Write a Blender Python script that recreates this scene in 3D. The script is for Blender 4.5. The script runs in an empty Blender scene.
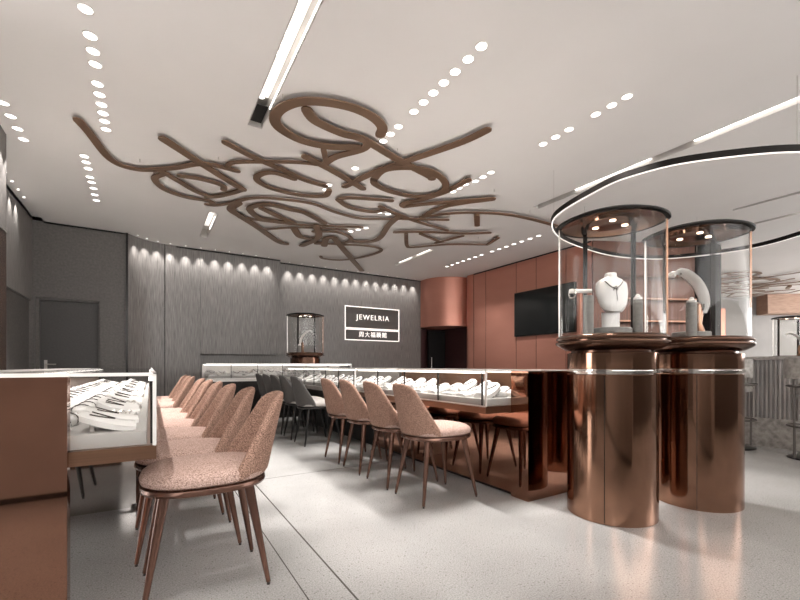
import bpy, bmesh, math, random
from mathutils import Vector, Matrix
random.seed(7)
C = bpy.context.scene.collection
PI = math.pi
H = 3.35
# ------------------------------------------------------------------ materials
def nmat(name):
    m = bpy.data.materials.new(name); m.use_nodes = True
    nt = m.node_tree; b = nt.nodes['Principled BSDF']
    return m, nt, b
def simple(name, col, rough=.5, metal=0., spec=.5, coat=0.):
    m, nt, b = nmat(name)
    b.inputs['Base Color'].default_value = (*col, 1)
    b.inputs['Roughness'].default_value = rough
    b.inputs['Metallic'].default_value = metal
    b.inputs['Specular IOR Level'].default_value = spec
    b.inputs['Coat Weight'].default_value = coat
    return m
def noisy(name, c1, c2, scale, stretch=(1, 1, 1), rough=.5, metal=0., bump=0., detail=4, lo=.3, hi=.7, spec=.5, rough2=None):
    m, nt, b = nmat(name); N = nt.nodes; L = nt.links
    tc = N.new('ShaderNodeTexCoord'); mp = N.new('ShaderNodeMapping'); mp.inputs['Scale'].default_value = stretch
    no = N.new('ShaderNodeTexNoise'); no.inputs['Scale'].default_value = scale; no.inputs['Detail'].default_value = detail
    cr = N.new('ShaderNodeValToRGB')
    cr.color_ramp.elements[0].position = lo; cr.color_ramp.elements[0].color = (*c1, 1)
    cr.color_ramp.elements[1].position = hi; cr.color_ramp.elements[1].color = (*c2, 1)
    L.new(tc.outputs['Object'], mp.inputs['Vector']); L.new(mp.outputs[0], no.inputs['Vector'])
    L.new(no.outputs['Fac'], cr.inputs['Fac']); L.new(cr.outputs[0], b.inputs['Base Color'])
    b.inputs['Roughness'].default_value = rough; b.inputs['Metallic'].default_value = metal
    b.inputs['Specular IOR Level'].default_value = spec
    if rough2 is not None:
        mr = N.new('ShaderNodeMapRange'); mr.inputs['To Min'].default_value = rough; mr.inputs['To Max'].default_value = rough2
        L.new(no.outputs['Fac'], mr.inputs['Value']); L.new(mr.outputs[0], b.inputs['Roughness'])
    if bump:
        bp = N.new('ShaderNodeBump'); bp.inputs['Strength'].default_value = bump; bp.inputs['Distance'].default_value = .002
        L.new(no.outputs['Fac'], bp.inputs['Height']); L.new(bp.outputs[0], b.inputs['Normal'])
    return m
def emit(name, col, s):
    m, nt, b = nmat(name)
    b.inputs['Base Color'].default_value = (*col, 1)
    b.inputs['Emission Color'].default_value = (*col, 1); b.inputs['Emission Strength'].default_value = s
    return m
def glassmat(name, tint=(.985, .985, .98), f0=.015, gain=.5):
    m = bpy.data.materials.new(name); m.use_nodes = True; nt = m.node_tree; N = nt.nodes; L = nt.links
    N.clear(); out = N.new('ShaderNodeOutputMaterial'); mx = N.new('ShaderNodeMixShader')
    tr = N.new('ShaderNodeBsdfTransparent'); tr.inputs[0].default_value = (*tint, 1)
    gl = N.new('ShaderNodeBsdfGlossy'); gl.inputs['Roughness'].default_value = 0.0
    lw = N.new('ShaderNodeLayerWeight'); lw.inputs['Blend'].default_value = .5
    pw = N.new('ShaderNodeMath'); pw.operation = 'POWER'; pw.inputs[1].default_value = 5
    ml = N.new('ShaderNodeMath'); ml.operation = 'MULTIPLY_ADD'; ml.inputs[1].default_value = gain; ml.inputs[2].default_value = f0
    L.new(lw.outputs['Facing'], pw.inputs[0]); L.new(pw.outputs[0], ml.inputs[0]); L.new(ml.outputs[0], mx.inputs[0])
    L.new(tr.outputs[0], mx.inputs[1]); L.new(gl.outputs[0], mx.inputs[2]); L.new(mx.outputs[0], out.inputs[0]); return m
def floormat():
    m, nt, b = nmat('terrazzo'); N = nt.nodes; L = nt.links
    tc = N.new('ShaderNodeTexCoord')
    n1 = N.new('ShaderNodeTexNoise'); n1.inputs['Scale'].default_value = 1.3; n1.inputs['Detail'].default_value = 5
    c1 = N.new('ShaderNodeValToRGB'); c1.color_ramp.elements[0].position = .3; c1.color_ramp.elements[0].color = (.36, .35, .338, 1)
    c1.color_ramp.elements[1].position = .7; c1.color_ramp.elements[1].color = (.47, .457, .443, 1)
    vo = N.new('ShaderNodeTexVoronoi'); vo.inputs['Scale'].default_value = 45
    lt = N.new('ShaderNodeMath'); lt.operation = 'LESS_THAN'; lt.inputs[1].default_value = .16
    vo2 = N.new('ShaderNodeTexNoise'); vo2.inputs['Scale'].default_value = 160; vo2.inputs['Detail'].default_value = 2
    c2 = N.new('ShaderNodeValToRGB'); c2.color_ramp.elements[0].position = .35; c2.color_ramp.elements[0].color = (.74, .74, .74, 1)
    c2.color_ramp.elements[1].position = .65; c2.color_ramp.elements[1].color = (1.12, 1.12, 1.12, 1)
    mu = N.new('ShaderNodeMix'); mu.data_type = 'RGBA'; mu.blend_type = 'MULTIPLY'; mu.inputs[0].default_value = 1
    mx = N.new('ShaderNodeMix'); mx.data_type = 'RGBA'; mx.inputs[7].default_value = (.2, .18, .165, 1)
    sp = N.new('ShaderNodeSeparateXYZ'); L.new(tc.outputs['Object'], sp.inputs[0])
    def line(sock, pos, w=.004):
        s = N.new('ShaderNodeMath'); s.operation = 'SUBTRACT'; s.inputs[1].default_value = pos; L.new(sock, s.inputs[0])
        a = N.new('ShaderNodeMath'); a.operation = 'ABSOLUTE'; L.new(s.outputs[0], a.inputs[0])
        l = N.new('ShaderNodeMath'); l.operation = 'LESS_THAN'; l.inputs[1].default_value = w; L.new(a.outputs[0], l.inputs[0]); return l.outputs[0]
    acc = None
    for sock, pos, w in [(sp.outputs[0], .72, .0045), (sp.outputs[0], .55, .003), (sp.outputs[0], -1.0, .003), 
                         (sp.outputs[1], 3.52, .003)]:
        l = line(sock, pos, w)
        if acc is None: acc = l
        else:
            q = N.new('ShaderNodeMath'); q.operation = 'MAXIMUM'; L.new(acc, q.inputs[0]); L.new(l, q.inputs[1]); acc = q.outputs[0]
    ml = N.new('ShaderNodeMix'); ml.data_type = 'RGBA'; ml.inputs[7].default_value = (.10, .09, .08, 1)
    L.new(tc.outputs['Object'], n1.inputs['Vector']); L.new(tc.outputs['Object'], vo.inputs['Vector']); L.new(tc.outputs['Object'], vo2.inputs['Vector'])
    L.new(n1.outputs['Fac'], c1.inputs[0]); L.new(vo2.outputs['Fac'], c2.inputs[0]); L.new(vo.outputs['Distance'], lt.inputs[0])
    L.new(c1.outputs[0], mu.inputs[6]); L.new(c2.outputs[0], mu.inputs[7])
    sc = N.new('ShaderNodeMath'); sc.operation = 'MULTIPLY'; sc.inputs[1].default_value = .8; L.new(lt.outputs[0], sc.inputs[0])
    L.new(sc.outputs[0], mx.inputs[0]); L.new(mu.outputs[2], mx.inputs[6])
    L.new(mx.outputs[2], ml.inputs[6]); L.new(acc, ml.inputs[0]); L.new(ml.outputs[2], b.inputs['Base Color'])
    b.inputs['Roughness'].default_value = .16; b.inputs['Specular IOR Level'].default_value = .55
    return m
M = {}
M['floor'] = floormat()
M['ceiling'] = noisy('ceiling_plaster', (.75, .725, .705), (.78, .755, .735), 1.2, rough=.8, spec=.2)
M['wood'] = noisy('grey_wood_veneer', (.095, .087, .081), (.245, .228, .214), 9, (14, 14, .5), rough=.42, bump=.15, detail=8)
M['wall_dark'] = noisy('dark_grey_panel', (.085, .077, .072), (.125, .114, .106), 30, rough=.55, detail=6)
M['door_dark'] = noisy('dark_door_panel', (.045, .041, .039), (.062, .056, .053), 40, rough=.5)
M['farwall'] = noisy('pale_grey_wall', (.26, .25, .24), (.31, .295, .285), 2, rough=.6)
M['redmetal'] = noisy('brushed_copper_panel', (.56, .255, .19), (.60, .28, .21), 2, (.5, .5, 2), rough=.34, metal=.6, rough2=.40)
M['brown_panel'] = noisy('brown_fluted_panel', (.09, .04, .03), (.17, .075, .05), 4, (9, 9, .5), rough=.4, metal=.3)
M['bronze_mirror'] = noisy('bronze_mirror', (.34, .18, .125), (.38, .205, .145), 3, rough=.035, metal=1.)
M['bronze_satin'] = noisy('bronze_satin', (.21, .12, .078), (.26, .145, .095), 5, (.6, .6, 40), rough=.26, metal=.95, rough2=.36)
M['copper_polish'] = noisy('polished_copper', (.31, .175, .118), (.40, .23, .16), 2.2, rough=.07, metal=1., rough2=.16)
M['dark_bronze'] = noisy('dark_bronze', (.10, .055, .038), (.15, .08, .055), 8, rough=.18, metal=.85)
M['black_metal'] = simple('black_metal', (.018, .016, .015), .3, .6)
M['chrome'] = simple('chrome', (.80, .77, .74), .12, 1.)
M['edging'] = simple('pale_metal_edging', (.80, .78, .75), .35, .4)
M['steel_frame'] = simple('brushed_nickel', (.52, .49, .46), .3, .9)
M['art'] = noisy('sculpture_bronze', (.155, .090, .052), (.205, .122, .075), 3, rough=.42, metal=.25)
M['fabric'] = noisy('rust_boucle', (.12, .066, .048), (.43, .27, .205), 210, rough=.95, bump=.6, detail=3, lo=.36, hi=.64, spec=.15)
M['fabric_lit'] = noisy('rust_boucle_lit', (.20, .125, .10), (.54, .385, .33), 200, rough=.95, bump=.5, detail=3, lo=.34, hi=.6, spec=.15)  # same fabric as the back, lightened to carry the spotlight on the cushions
M['fabric_black'] = noisy('charcoal_fabric', (.05, .047, .045), (.12, .112, .106), 220, rough=.9, bump=.5, spec=.2)
M['fabric_pale'] = noisy('pale_grey_fabric', (.35, .32, .30), (.5, .47, .44), 200, rough=.9, bump=.4)
M['leg'] = noisy('bronze_leg', (.10, .052, .038), (.17, .088, .062), 10, (1, 1, .2), rough=.27, metal=.6)
M['leg_black'] = simple('black_leg', (.02, .018, .017), .35, .5)
M['glass'] = glassmat('clear_glass')
M['glass_edge'] = glassmat('curved_glass', (.985, .985, .98), .008, .45)
M['led'] = emit('led_white', (1., .95, .90), 1.5)
M['lens'] = emit('downlight_lens', (1., .96, .92), 1.4)
M['lens_warm'] = emit('copper_spot_lens', (1., .78, .6), 3)
M['sign'] = emit('sign_light', (1., .93, .88), .42)
M['plaque'] = simple('sign_plaque', (.095, .084, .077), .5)
M['white'] = noisy('white_leatherette', (.56, .545, .53), (.66, .645, .63), 12, rough=.4)
M['grey_velvet'] = noisy('grey_velvet', (.17, .165, .155), (.22, .21, .20), 60, rough=.8)
M['pearl'] = simple('silver_jewellery', (.75, .73, .70), .15, .9)
M['gold'] = simple('dark_silver_chain', (.12, .105, .095), .25, .8)
M['platform'] = simple('pale_grey_platform', (.34, .325, .31), .6)
M['rail'] = simple('dark_rail', (.010, .008, .007), .5, 0, .12)
M['rail_light'] = emit('rail_light', (1., .95, .9), .32)
M['slot_glow'] = emit('slot_glow', (1., .96, .92), .33)
M['screen'] = simple('television_screen', (.008, .009, .009), .12, 0, .6)
M['stone'] = noisy('grey_stone', (.20, .185, .17), (.42, .39, .36), 22, rough=.45, detail=8)
M['stool_metal'] = simple('stool_metal', (.14, .125, .115), .35, .7)
M['tan'] = noisy('tan_panel', (.26, .155, .105), (.36, .22, .15), 5, (1, 1, 4), rough=.5)
M['flute'] = noisy('grey_fluted_panel', (.34, .32, .305), (.44, .42, .40), 4, rough=.35, metal=.3)
M['black_void'] = simple('black_recess', (.012, .011, .011), .6, 0, .15)
M['maroon'] = simple('maroon_door', (.05, .018, .018), .4)
M['silver_mirror'] = simple('silver_mirror', (.62, .58, .55), .05, 1.)
M['slot'] = simple('slot_white', (.62, .59, .56), .35)
# ------------------------------------------------------------------ helpers
def link(o, parent=None):
    C.objects.link(o)
    if parent is not None: o.parent = parent
    return o
def obj(name, bm, mat, parent=None, smooth=35, sub=0, loc=None):
    me = bpy.data.meshes.new(name)
    bmesh.ops.recalc_face_normals(bm, faces=bm.faces)
    bm.to_mesh(me); bm.free()
    for p in me.polygons: p.use_smooth = bool(smooth)
    if smooth: me.set_sharp_from_angle(angle=math.radians(smooth))
    me.materials.append(M[mat] if isinstance(mat, str) else mat)
    o = bpy.data.objects.new(name, me); link(o, parent)
    if loc: o.location = loc
    if sub:
        s = o.modifiers.new('sub', 'SUBSURF'); s.levels = sub; s.render_levels = sub
    return o
def tag(o, label, cat, group=None):
    o['label'] = label; o['category'] = cat
    if group: o['group'] = group
    return o
def thing(name, label, cat, loc=(0, 0, 0), rz=0, group=None):
    o = bpy.data.objects.new(name, None); link(o); o.location = loc; o.rotation_euler = (0, 0, rz)
    o.empty_display_size = .1
    return tag(o, label, cat, group)
def struct(name, bm, mat, parent=None, smooth=35):
    o = obj(name, bm, mat, parent, smooth)
    if parent is None: o['kind'] = 'structure'
    return o
def copy_tree(o, parent=None):
    c = o.copy(); C.objects.link(c)
    if parent is not None: c.parent = parent
    for ch in list(o.children): copy_tree(ch, c)
    return c
def dup(o, loc, rz=None, label=None, group=None):
    c = copy_tree(o); c.location = loc
    if rz is not None: c.rotation_euler = (0, 0, rz)
    if label: c['label'] = label
    if group: c['group'] = group
    return c
def box(bm, x0, x1, y0, y1, z0, z1, bev=0.):
    vs = [bm.verts.new((x, y, z)) for x in (x0, x1) for y in (y0, y1) for z in (z0, z1)]
    idx = [(0, 1, 3, 2), (4, 6, 7, 5), (0, 4, 5, 1), (2, 3, 7, 6), (0, 2, 6, 4), (1, 5, 7, 3)]
    fs = [bm.faces.new([vs[i] for i in f]) for f in idx]
    if bev:
        es = list({e for f in fs for e in f.edges})
        bmesh.ops.bevel(bm, geom=es, offset=bev, segments=2, affect='EDGES', profile=.6)
    return bm
def B(*a, bev=0.):
    bm = bmesh.new(); return box(bm, *a, bev=bev)
def tube(bm, pts, r, n=8, closed=False, cap=True):
    pts = [Vector(p) for p in pts]; rs = r if isinstance(r, (list, tuple)) else [r]*len(pts)
    rings = []; m = len(pts)
    for i, p in enumerate(pts):
        if closed: t = pts[(i+1) % m]-pts[i-1]
        else: t = pts[min(i+1, m-1)]-pts[max(i-1, 0)]
        t.normalize(); up = Vector((0, 0, 1)) if abs(t.z) < .95 else Vector((1, 0, 0))
        a = t.cross(up).normalized(); b = t.cross(a).normalized()
        rings.append([bm.verts.new(p+rs[i]*(math.cos(2*PI*k/n)*a+math.sin(2*PI*k/n)*b)) for k in range(n)])
    for i in range(m if closed else m-1):
        A, Q = rings[i], rings[(i+1) % m]
        for k in range(n): bm.faces.new((A[k], A[(k+1) % n], Q[(k+1) % n], Q[k]))
    if cap and not closed:
        bm.faces.new(rings[0][::-1]); bm.faces.new(rings[-1])
    return bm
def lathe(bm, prof, n=48, shape=lambda a: (math.cos(a), math.sin(a)), c=(0, 0)):
    rings = []
    for r, z in prof:
        if r < 1e-5: rings.append([bm.verts.new((c[0], c[1], z))])
        else: rings.append([bm.verts.new((c[0]+r*shape(2*PI*k/n)[0], c[1]+r*shape(2*PI*k/n)[1], z)) for k in range(n)])
    for A, Q in zip(rings, rings[1:]):
        for k in range(n):
            k2 = (k+1) % n
            if len(A) == 1 and len(Q) == 1: continue
            if len(A) == 1: bm.faces.new((A[0], Q[k2], Q[k]))
            elif len(Q) == 1: bm.faces.new((A[k], A[k2], Q[0]))
            else: bm.faces.new((A[k], A[k2], Q[k2], Q[k]))
    return bm
def catmull(P, n=6, closed=False):
    P = [Vector(p) for p in P]; m = len(P); out = []
    if not closed and m > 2:
        for i in range(1, m-1):
            if (P[i]-P[i-1]).normalized().dot((P[i+1]-P[i]).normalized()) < .35:
                return catmull(P[:i+1], n)[:-1]+catmull(P[i:], n)
    for i in range(m if closed else m-1):
        if closed: a, b, c, d = P[i-1], P[i], P[(i+1) % m], P[(i+2) % m]
        else: a, b, c, d = P[max(i-1, 0)], P[i], P[i+1], P[min(i+2, m-1)]
        for k in range(n):
            t = k/n
            out.append(.5*((2*b)+(c-a)*t+(2*a-5*b+4*c-d)*t*t+(3*b-a-3*c+d)*t**3))
    if not closed: out.append(P[-1])
    return out
def ribbon(P, w, z0, z1, closed=False, taper=True):
    """flat strip following a plan polyline with rounded ends, extruded z0..z1"""
    bm = bmesh.new(); P = [Vector((p[0], p[1])) for p in P]; m = len(P)
    L_, R_ = [], []
    for i, p in enumerate(P):
        t = (P[(i+1) % m]-P[i-1]) if closed else (P[min(i+1, m-1)]-P[max(i-1, 0)])
        t.normalize(); nrm = Vector((-t.y, t.x)); L_.append(p+nrm*w/2); R_.append(p-nrm*w/2)
    if closed: quads = [(L_[i], L_[(i+1) % m], R_[(i+1) % m], R_[i]) for i in range(m)]
    V = {}
    def vv(p, z):
        k = (round(p.x, 5), round(p.y, 5), z)
        if k not in V: V[k] = bm.verts.new((p.x, p.y, z))
        return V[k]
    def face(vs):
        u = []
        for v in vs:
            if v not in u: u.append(v)
        if len(u) > 2:
            try: bm.faces.new(u)
            except ValueError: pass
    rng = range(m) if closed else range(m-1)
    for i in rng:
        j = (i+1) % m
        for z in (z0, z1): face([vv(L_[i], z), vv(L_[j], z), vv(R_[j], z), vv(R_[i], z)])
        face([vv(L_[i], z0), vv(L_[j], z0), vv(L_[j], z1), vv(L_[i], z1)])
        face([vv(R_[i], z0), vv(R_[j], z0), vv(R_[j], z1), vv(R_[i], z1)])
    if not closed:
        for e, (p, q) in enumerate(((P[0], P[1]), (P[-1], P[-2]))):
            t = (p-q).normalized(); l = (L_[0] if e == 0 else L_[-1]); r = (R_[0] if e == 0 else R_[-1])
            c = (l+r)/2; arc = [l]
            for k in range(1, 5):
                a = PI*k/5; arc.append(c+(l-c)*math.cos(a)+t*(w/2)*math.sin(a))
            arc.append(r)
            for z in (z0, z1): face([vv(x, z) for x in arc])
            for a, b in zip(arc, arc[1:]): face([vv(a, z0), vv(b, z0), vv(b, z1), vv(a, z1)])
    return bm
def prism(pts, z0, z1, bm=None):
    bm = bm or bmesh.new(); a = [bm.verts.new((x, y, z0)) for x, y in pts]; b = [bm.verts.new((x, y, z1)) for x, y in pts]
    n = len(pts); bm.faces.new(a[::-1]); bm.faces.new(b)
    for i in range(n): bm.faces.new((a[i], a[(i+1) % n], b[(i+1) % n], b[i]))
    return bm
def text_mesh(body, size, depth):
    cu = bpy.data.curves.new('t', 'FONT'); cu.body = body; cu.size = size; cu.extrude = depth; cu.align_x = 'CENTER'; cu.align_y = 'CENTER'
    cu.space_character = 1.25
    o = bpy.data.objects.new('t', cu); C.objects.link(o)
    dg = bpy.context.evaluated_depsgraph_get(); me = bpy.data.meshes.new_from_object(o.evaluated_get(dg))
    C.objects.unlink(o); bpy.data.objects.remove(o); return me
# ------------------------------------------------------------------ setting
struct('floor', B(-5, 22, -5, 17, -.1, 0), 'floor')
SLOTS = [(.825, .97, 1.2, 4.26), (.775, .92, 6.97, 8.4), (4.9, 5.02, 6.83, 8.3), (4.92, 5.06, -1.5, 4.21), (7.6, 7.7, -1.0, 2.7), (8.62, 8.74, -.5, 2.85)]
bm = bmesh.new()
xs = sorted({-5, 22, -1.65, -1.5} | {v for s in SLOTS for v in s[:2]}); ys = sorted({-3.5, 17, 5.74, 8.87} | {v for s in SLOTS for v in s[2:]})
for a, b in zip(xs, xs[1:]):
    for c, d in zip(ys, ys[1:]):
        mx, my = (a+b)/2, (c+d)/2
        if -1.65 < mx < -1.5 and 5.74 < my < 8.87: continue
        if any(s[0] < mx < s[1] and s[2] < my < s[3] for s in SLOTS): continue
        vs = [bm.verts.new(p) for p in ((a, c, H), (a, d, H), (b, d, H), (b, c, H))]; bm.faces.new(vs)
bmesh.ops.remove_doubles(bm, verts=bm.verts, dist=1e-5)
ext = bmesh.ops.extrude_face_region(bm, geom=bm.faces[:])
bmesh.ops.translate(bm, vec=(0, 0, .16), verts=[v for v in ext['geom'] if isinstance(v, bmesh.types.BMVert)])
struct('ceiling', bm, 'ceiling', smooth=0)
# left side
struct('wall_left', B(-1.9, -1.65, 5.74, 8.87, 2.03, 3.41), 'wood', smooth=0)
struct('ceiling_cove', B(-1.9, -1.495, 5.7, 8.9, 3.41, 3.45), 'ceiling', smooth=0)
struct('wall_left_lower', B(-1.9, -1.69, 5.74, 8.87, 0, 2.03), 'wall_dark', smooth=0)
struct('wall_left_near', B(-1.6, -1.27, 3.9, 5.74, 2.34, H), 'wall_dark', smooth=0)
struct('wall_left_near_lower', B(-1.6, -1.27, 3.9, 5.74, 0, 2.33), 'dark_bronze', smooth=0)
struct('wall_front', B(-5, 14, -3.2, -3.0, 0, 1.9), 'wall_dark', smooth=0)  # unseen low wall, added dark and sized for reflections in the pedestals
struct('wall_left_far', B(-5.2, -5, -3.5, 3.9, 0, H), 'wall_dark', smooth=0)
struct('trim_1', B(-1.61, -1.265, 3.9, 5.745, 2.33, 2.345), 'steel_frame', smooth=0)
# door wall with a recessed door
bm = B(-1.75, -1.62, 8.87, 9.1, 0, 3.41); box(bm, -.75, -.37, 8.87, 9.1, 0, H); box(bm, -1.62, -.75, 8.87, 9.1, 2.09, H); box(bm, -1.62, -1.4, 8.87, 9.1, H, 3.41)
struct('wall_back_left', bm, 'wall_dark', smooth=0)
dr = struct('door_1', B(-1.62, -.75, 9.0, 9.06, 0, 2.09), 'door_dark', smooth=0)
hb = bmesh.new(); tube(hb, [(-1.50, 8.998, .98), (-1.50, 8.95, .98), (-1.36, 8.95, .98)], .011); box(hb, -1.52, -1.48, 8.985, 9.0, .90, 1.05)
obj('door_handle', hb, 'steel_frame', dr)
fr = bmesh.new(); box(fr, -1.62, -1.57, 8.93, 9.0, 0, 2.09); box(fr, -.78, -.75, 8.93, 9.0, 0, 2.09); box(fr, -1.57, -.78, 8.93, 9.0, 2.06, 2.09)
obj('door_frame', fr, 'wall_dark', dr, 0)
struct('trim_2', B(-.37, -.335, 8.84, 8.95, 0, H), 'black_metal', smooth=0)
# curved veneer wall, overhanging a low niche
cur = [(-.335, 8.88), (-.22, 9.02), (-.08, 9.14), (.08, 9.23), (.25, 9.28), (.45, 9.3), (.45, 9.5), (-.335, 9.5)]
struct('wall_back_curved', prism(cur, 0, H), 'wood', smooth=50)
bm = B(.45, .88, 9.3, 9.5, 0, H); box(bm, .885, 2.5, 9.3, 9.5, 1.2, H); struct('wall_back_middle', bm, 'wood', smooth=0)
struct('trim_3', B(.243, .255, 9.268, 9.285, 0, H), 'black_metal', smooth=0)
struct('wall_back_sign', B(.88, 6.5, 9.5, 9.75, 0, H), 'wood', smooth=0)
struct('trim_4', B(2.5, 2.52, 9.3, 9.5, 1.2, H), 'wood', smooth=0)
struct('trim_5', B(.45, 2.5, 9.285, 9.3, H-.03, H-.004), 'black_metal', smooth=0)  # black strips along the wall tops stand in for shade in the gap
struct('trim_6', B(2.55, 6.5, 9.485, 9.5, H-.03, H-.004), 'black_metal', smooth=0)
struct('trim_7', B(-1.5, -.37, 8.855, 8.87, H-.03, H-.004), 'black_metal', smooth=0)
# corner beside the sign wall: dark recess under a bulging copper bulkhead
arc = [(7.3+.8*math.cos(math.radians(a)), 9.3+.8*math.sin(math.radians(a))) for a in range(180, 271, 6)]
arc = [(6.5, 9.6)]+[p for p in arc]+[(7.33, 8.5), (7.44, 8.6), (7.44, 9.75), (6.5, 9.75)]
struct('wall_corner_bulkhead', prism(arc, 2.1, H), 'redmetal', smooth=40)
struct('trim_8', prism([(x, y) if i in (0, len(arc)-1, len(arc)-2, len(arc)-3) else (x-.01, y-.02) for i, (x, y) in enumerate(arc)], 2.03, 2.098), 'redmetal')
struct('wall_corner', B(6.5, 7.6, 9.78, 9.9, 0, 2.07), 'maroon', smooth=0)
struct('wall_corner_side', B(6.52, 6.62, 9.6, 9.78, 0, 2.07), 'maroon', smooth=0)
d2 = struct('door_2', B(6.85, 7.55, 9.6, 9.66, 0, 1.98), 'black_void', smooth=0)
obj('door_handle', tube(bmesh.new(), [(6.93, 9.56, .9), (6.93, 9.56, 1.2)], .012), 'steel_frame', d2)
# copper wall with television
bm = bmesh.new(); box(bm, 7.2, 7.4, 4.75, 8.06, 0, H)
struct('wall_right', bm, 'redmetal', smooth=0)
rnd = [(7.2, 8.09)]+[(7.45-.25*math.cos(math.radians(a)), 8.25+.25*math.sin(math.radians(a))) for a in range(0, 91, 15)]+[(7.45, 8.09)]
struct('wall_right_rounded_end', prism(rnd, 0, H), 'redmetal', smooth=50)
struct('wall_corner_back', B(7.45, 7.6, 8.55, 9.9, 0, H), 'maroon', smooth=0)
struct('trim_9', B(7.22, 7.4, 8.06, 8.09, 0, H), 'black_void', smooth=0)
bm = bmesh.new()
for y in (7.62, 6.62, 6.05, 5.3): box(bm, 7.197, 7.2005, y-.004, y+.004, 0, H)
struct('trim_10', bm, 'dark_bronze', smooth=0)
struct('trim_11', B(7.185, 7.2, 4.75, 8.06, H-.03, H-.004), 'black_metal', smooth=0)  # dark strip in place of the shaded gap under the ceiling
tv = thing('television', 'black flat television mounted on the copper wall', 'television', (7.19, 5.84, 2.12))
obj('casing', B(-.045, 0, -.79, .79, -.5, .5, bev=.006), 'black_metal', tv)
obj('screen', B(-.05, -.045, -.775, .775, -.475, .485), 'screen', tv, 0)
# brown shelved wall running back to the right
def wallseg(p, q, th, z0, z1, bm=None):
    p = Vector(p); q = Vector(q); t = (q-p).normalized(); n = Vector((-t.y, t.x))
    if n.dot(p) < 0: n = -n
    return prism([tuple(p), tuple(q), tuple(q+n*th), tuple(p+n*th)], z0, z1, bm)
struct('wall_right_shelved', wallseg((7.22, 4.72), (9.1, 3.8), .15, 0, H), 'brown_panel', smooth=0)
P0, P1 = Vector((7.2, 4.72)), Vector((9.1, 3.8)); tt = (P1-P0).normalized(); nn = Vector((-tt.y, tt.x))
if nn.dot(P0) > 0: nn = -nn
for i, z in enumerate((1.35, 1.78, 2.2, 2.62)):
    a = P0+tt*.25+nn*.002; b = P1-tt*.15+nn*.002
    pr_ = prism([tuple(a), tuple(b), tuple(b+nn*.22), tuple(a+nn*.22)], z, z+.03)
    tag(obj('wall_shelf', pr_, 'dark_bronze', None, 0), ['lowest', 'second lowest', 'second highest', 'highest'][i]+' thin dark shelf on the brown wall behind the tall vitrines', 'shelf', 'shelves on the brown wall')
struct('wall_right_pier', B(9.15, 9.6, 3.55, 3.95, 0, H), 'black_void', smooth=0)
struct('wall_far', wallseg((15.6, 7.4), (20.2, 3.9), .2, 0, H), 'farwall', smooth=0)
a, b = Vector((17.9, 5.6)), Vector((20.1, 3.93)); t_ = (b-a).normalized(); n_ = Vector((-t_.y, t_.x)); n_ = n_ if n_.dot(a) < 0 else -n_
struct('wall_far_bulkhead', prism([tuple(a+n_*.01), tuple(b+n_*.01), tuple(b+n_*.5), tuple(a+n_*.5)], 2.7, H), 'tan', smooth=0)
struct('wall_far_side', B(9.6, 15.6, 7.4, 7.6, 0, H), 'farwall', smooth=0)
fd = (Vector((20.2, 3.9))-Vector((15.6, 7.4))).normalized()
for i, s in enumerate((1.15, 1.75)):
    c = Vector((15.6, 7.4))+fd*s; nn2 = Vector((-fd.y, fd.x)); nn2 = nn2 if nn2.dot(c) < 0 else -nn2
    struct('trim_%d' % (12+i), prism([tuple(c), tuple(c+fd*.16), tuple(c+fd*.16+nn2*.06), tuple(c+nn2*.06)], 0, 2.95), 'redmetal', smooth=0)
# ------------------------------------------------------------------ sign
sg = thing('wall_sign', 'illuminated framed shop sign on the grey veneer wall', 'sign', (4.97, 9.495, 0))
obj('plaque', B(-.78, .78, -.03, 0, 1.93, 2.46), 'plaque', sg, 0)
obj('plaque', B(-.78, .78, -.03, 0, 1.62, 1.885), 'plaque', sg, 0)
for z0, z1 in ((1.905, 2.475), (1.605, 1.895)):
    f = bmesh.new(); w = .022
    box(f, -.80, .80, -.045, -.03, z0, z0+w); box(f, -.80, .80, -.045, -.03, z1-w, z1)
    box(f, -.80, -.80+w, -.045, -.03, z0+w, z1-w); box(f, .80-w, .80, -.045, -.03, z0+w, z1-w)
    obj('light_frame', f, 'sign', sg, 0)
for name, body, size, z in (('latin_lettering', 'JEWELRIA', .185, 2.2), ('chinese_lettering', '\u5468\u5927\u798f\u85c8\u9928', .15, 1.755)):
    me = text_mesh(body, size, .006); me.materials.clear(); me.materials.append(M['sign'])
    o = bpy.data.objects.new(name, me); link(o, sg); o.location = (0, -.04, z); o.rotation_euler = (PI/2, 0, 0)
# ------------------------------------------------------------------ lights in the ceiling
def spot(name, parent, loc, energy, size, blend=.4, rot=(0, 0, 0), col=(1, .968, .94), rad=.03):
    l = bpy.data.lights.new(name, 'SPOT'); l.energy = energy; l.spot_size = math.radians(size); l.spot_blend = blend; l.color = col; l.shadow_soft_size = rad
    o = bpy.data.objects.new(name, l); C.objects.link(o); o.parent = parent; o.location = loc; o.rotation_euler = rot; return o
def make_downlight(name, label, r, energy, size, blend, tilt=(0, 0, 0), rad=.03):
    t = thing(name, label, 'downlight')
    bm = bmesh.new(); lathe(bm, [(0, -.004), (r*.86, -.004), (r*.86, 0), (0, 0)], 24); obj('lamp_lens', bm, 'lens', t)
    bm = bmesh.new(); lathe(bm, [(r*.87, 0), (r*.87, -.006), (r, -.006), (r, 0), (r*.87, 0)], 24); obj('trim_ring', bm, 'slot', t)
    spot('spot', t, (0, 0, -.02), energy*1.25, size, blend, tilt, rad=rad); return t
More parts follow.
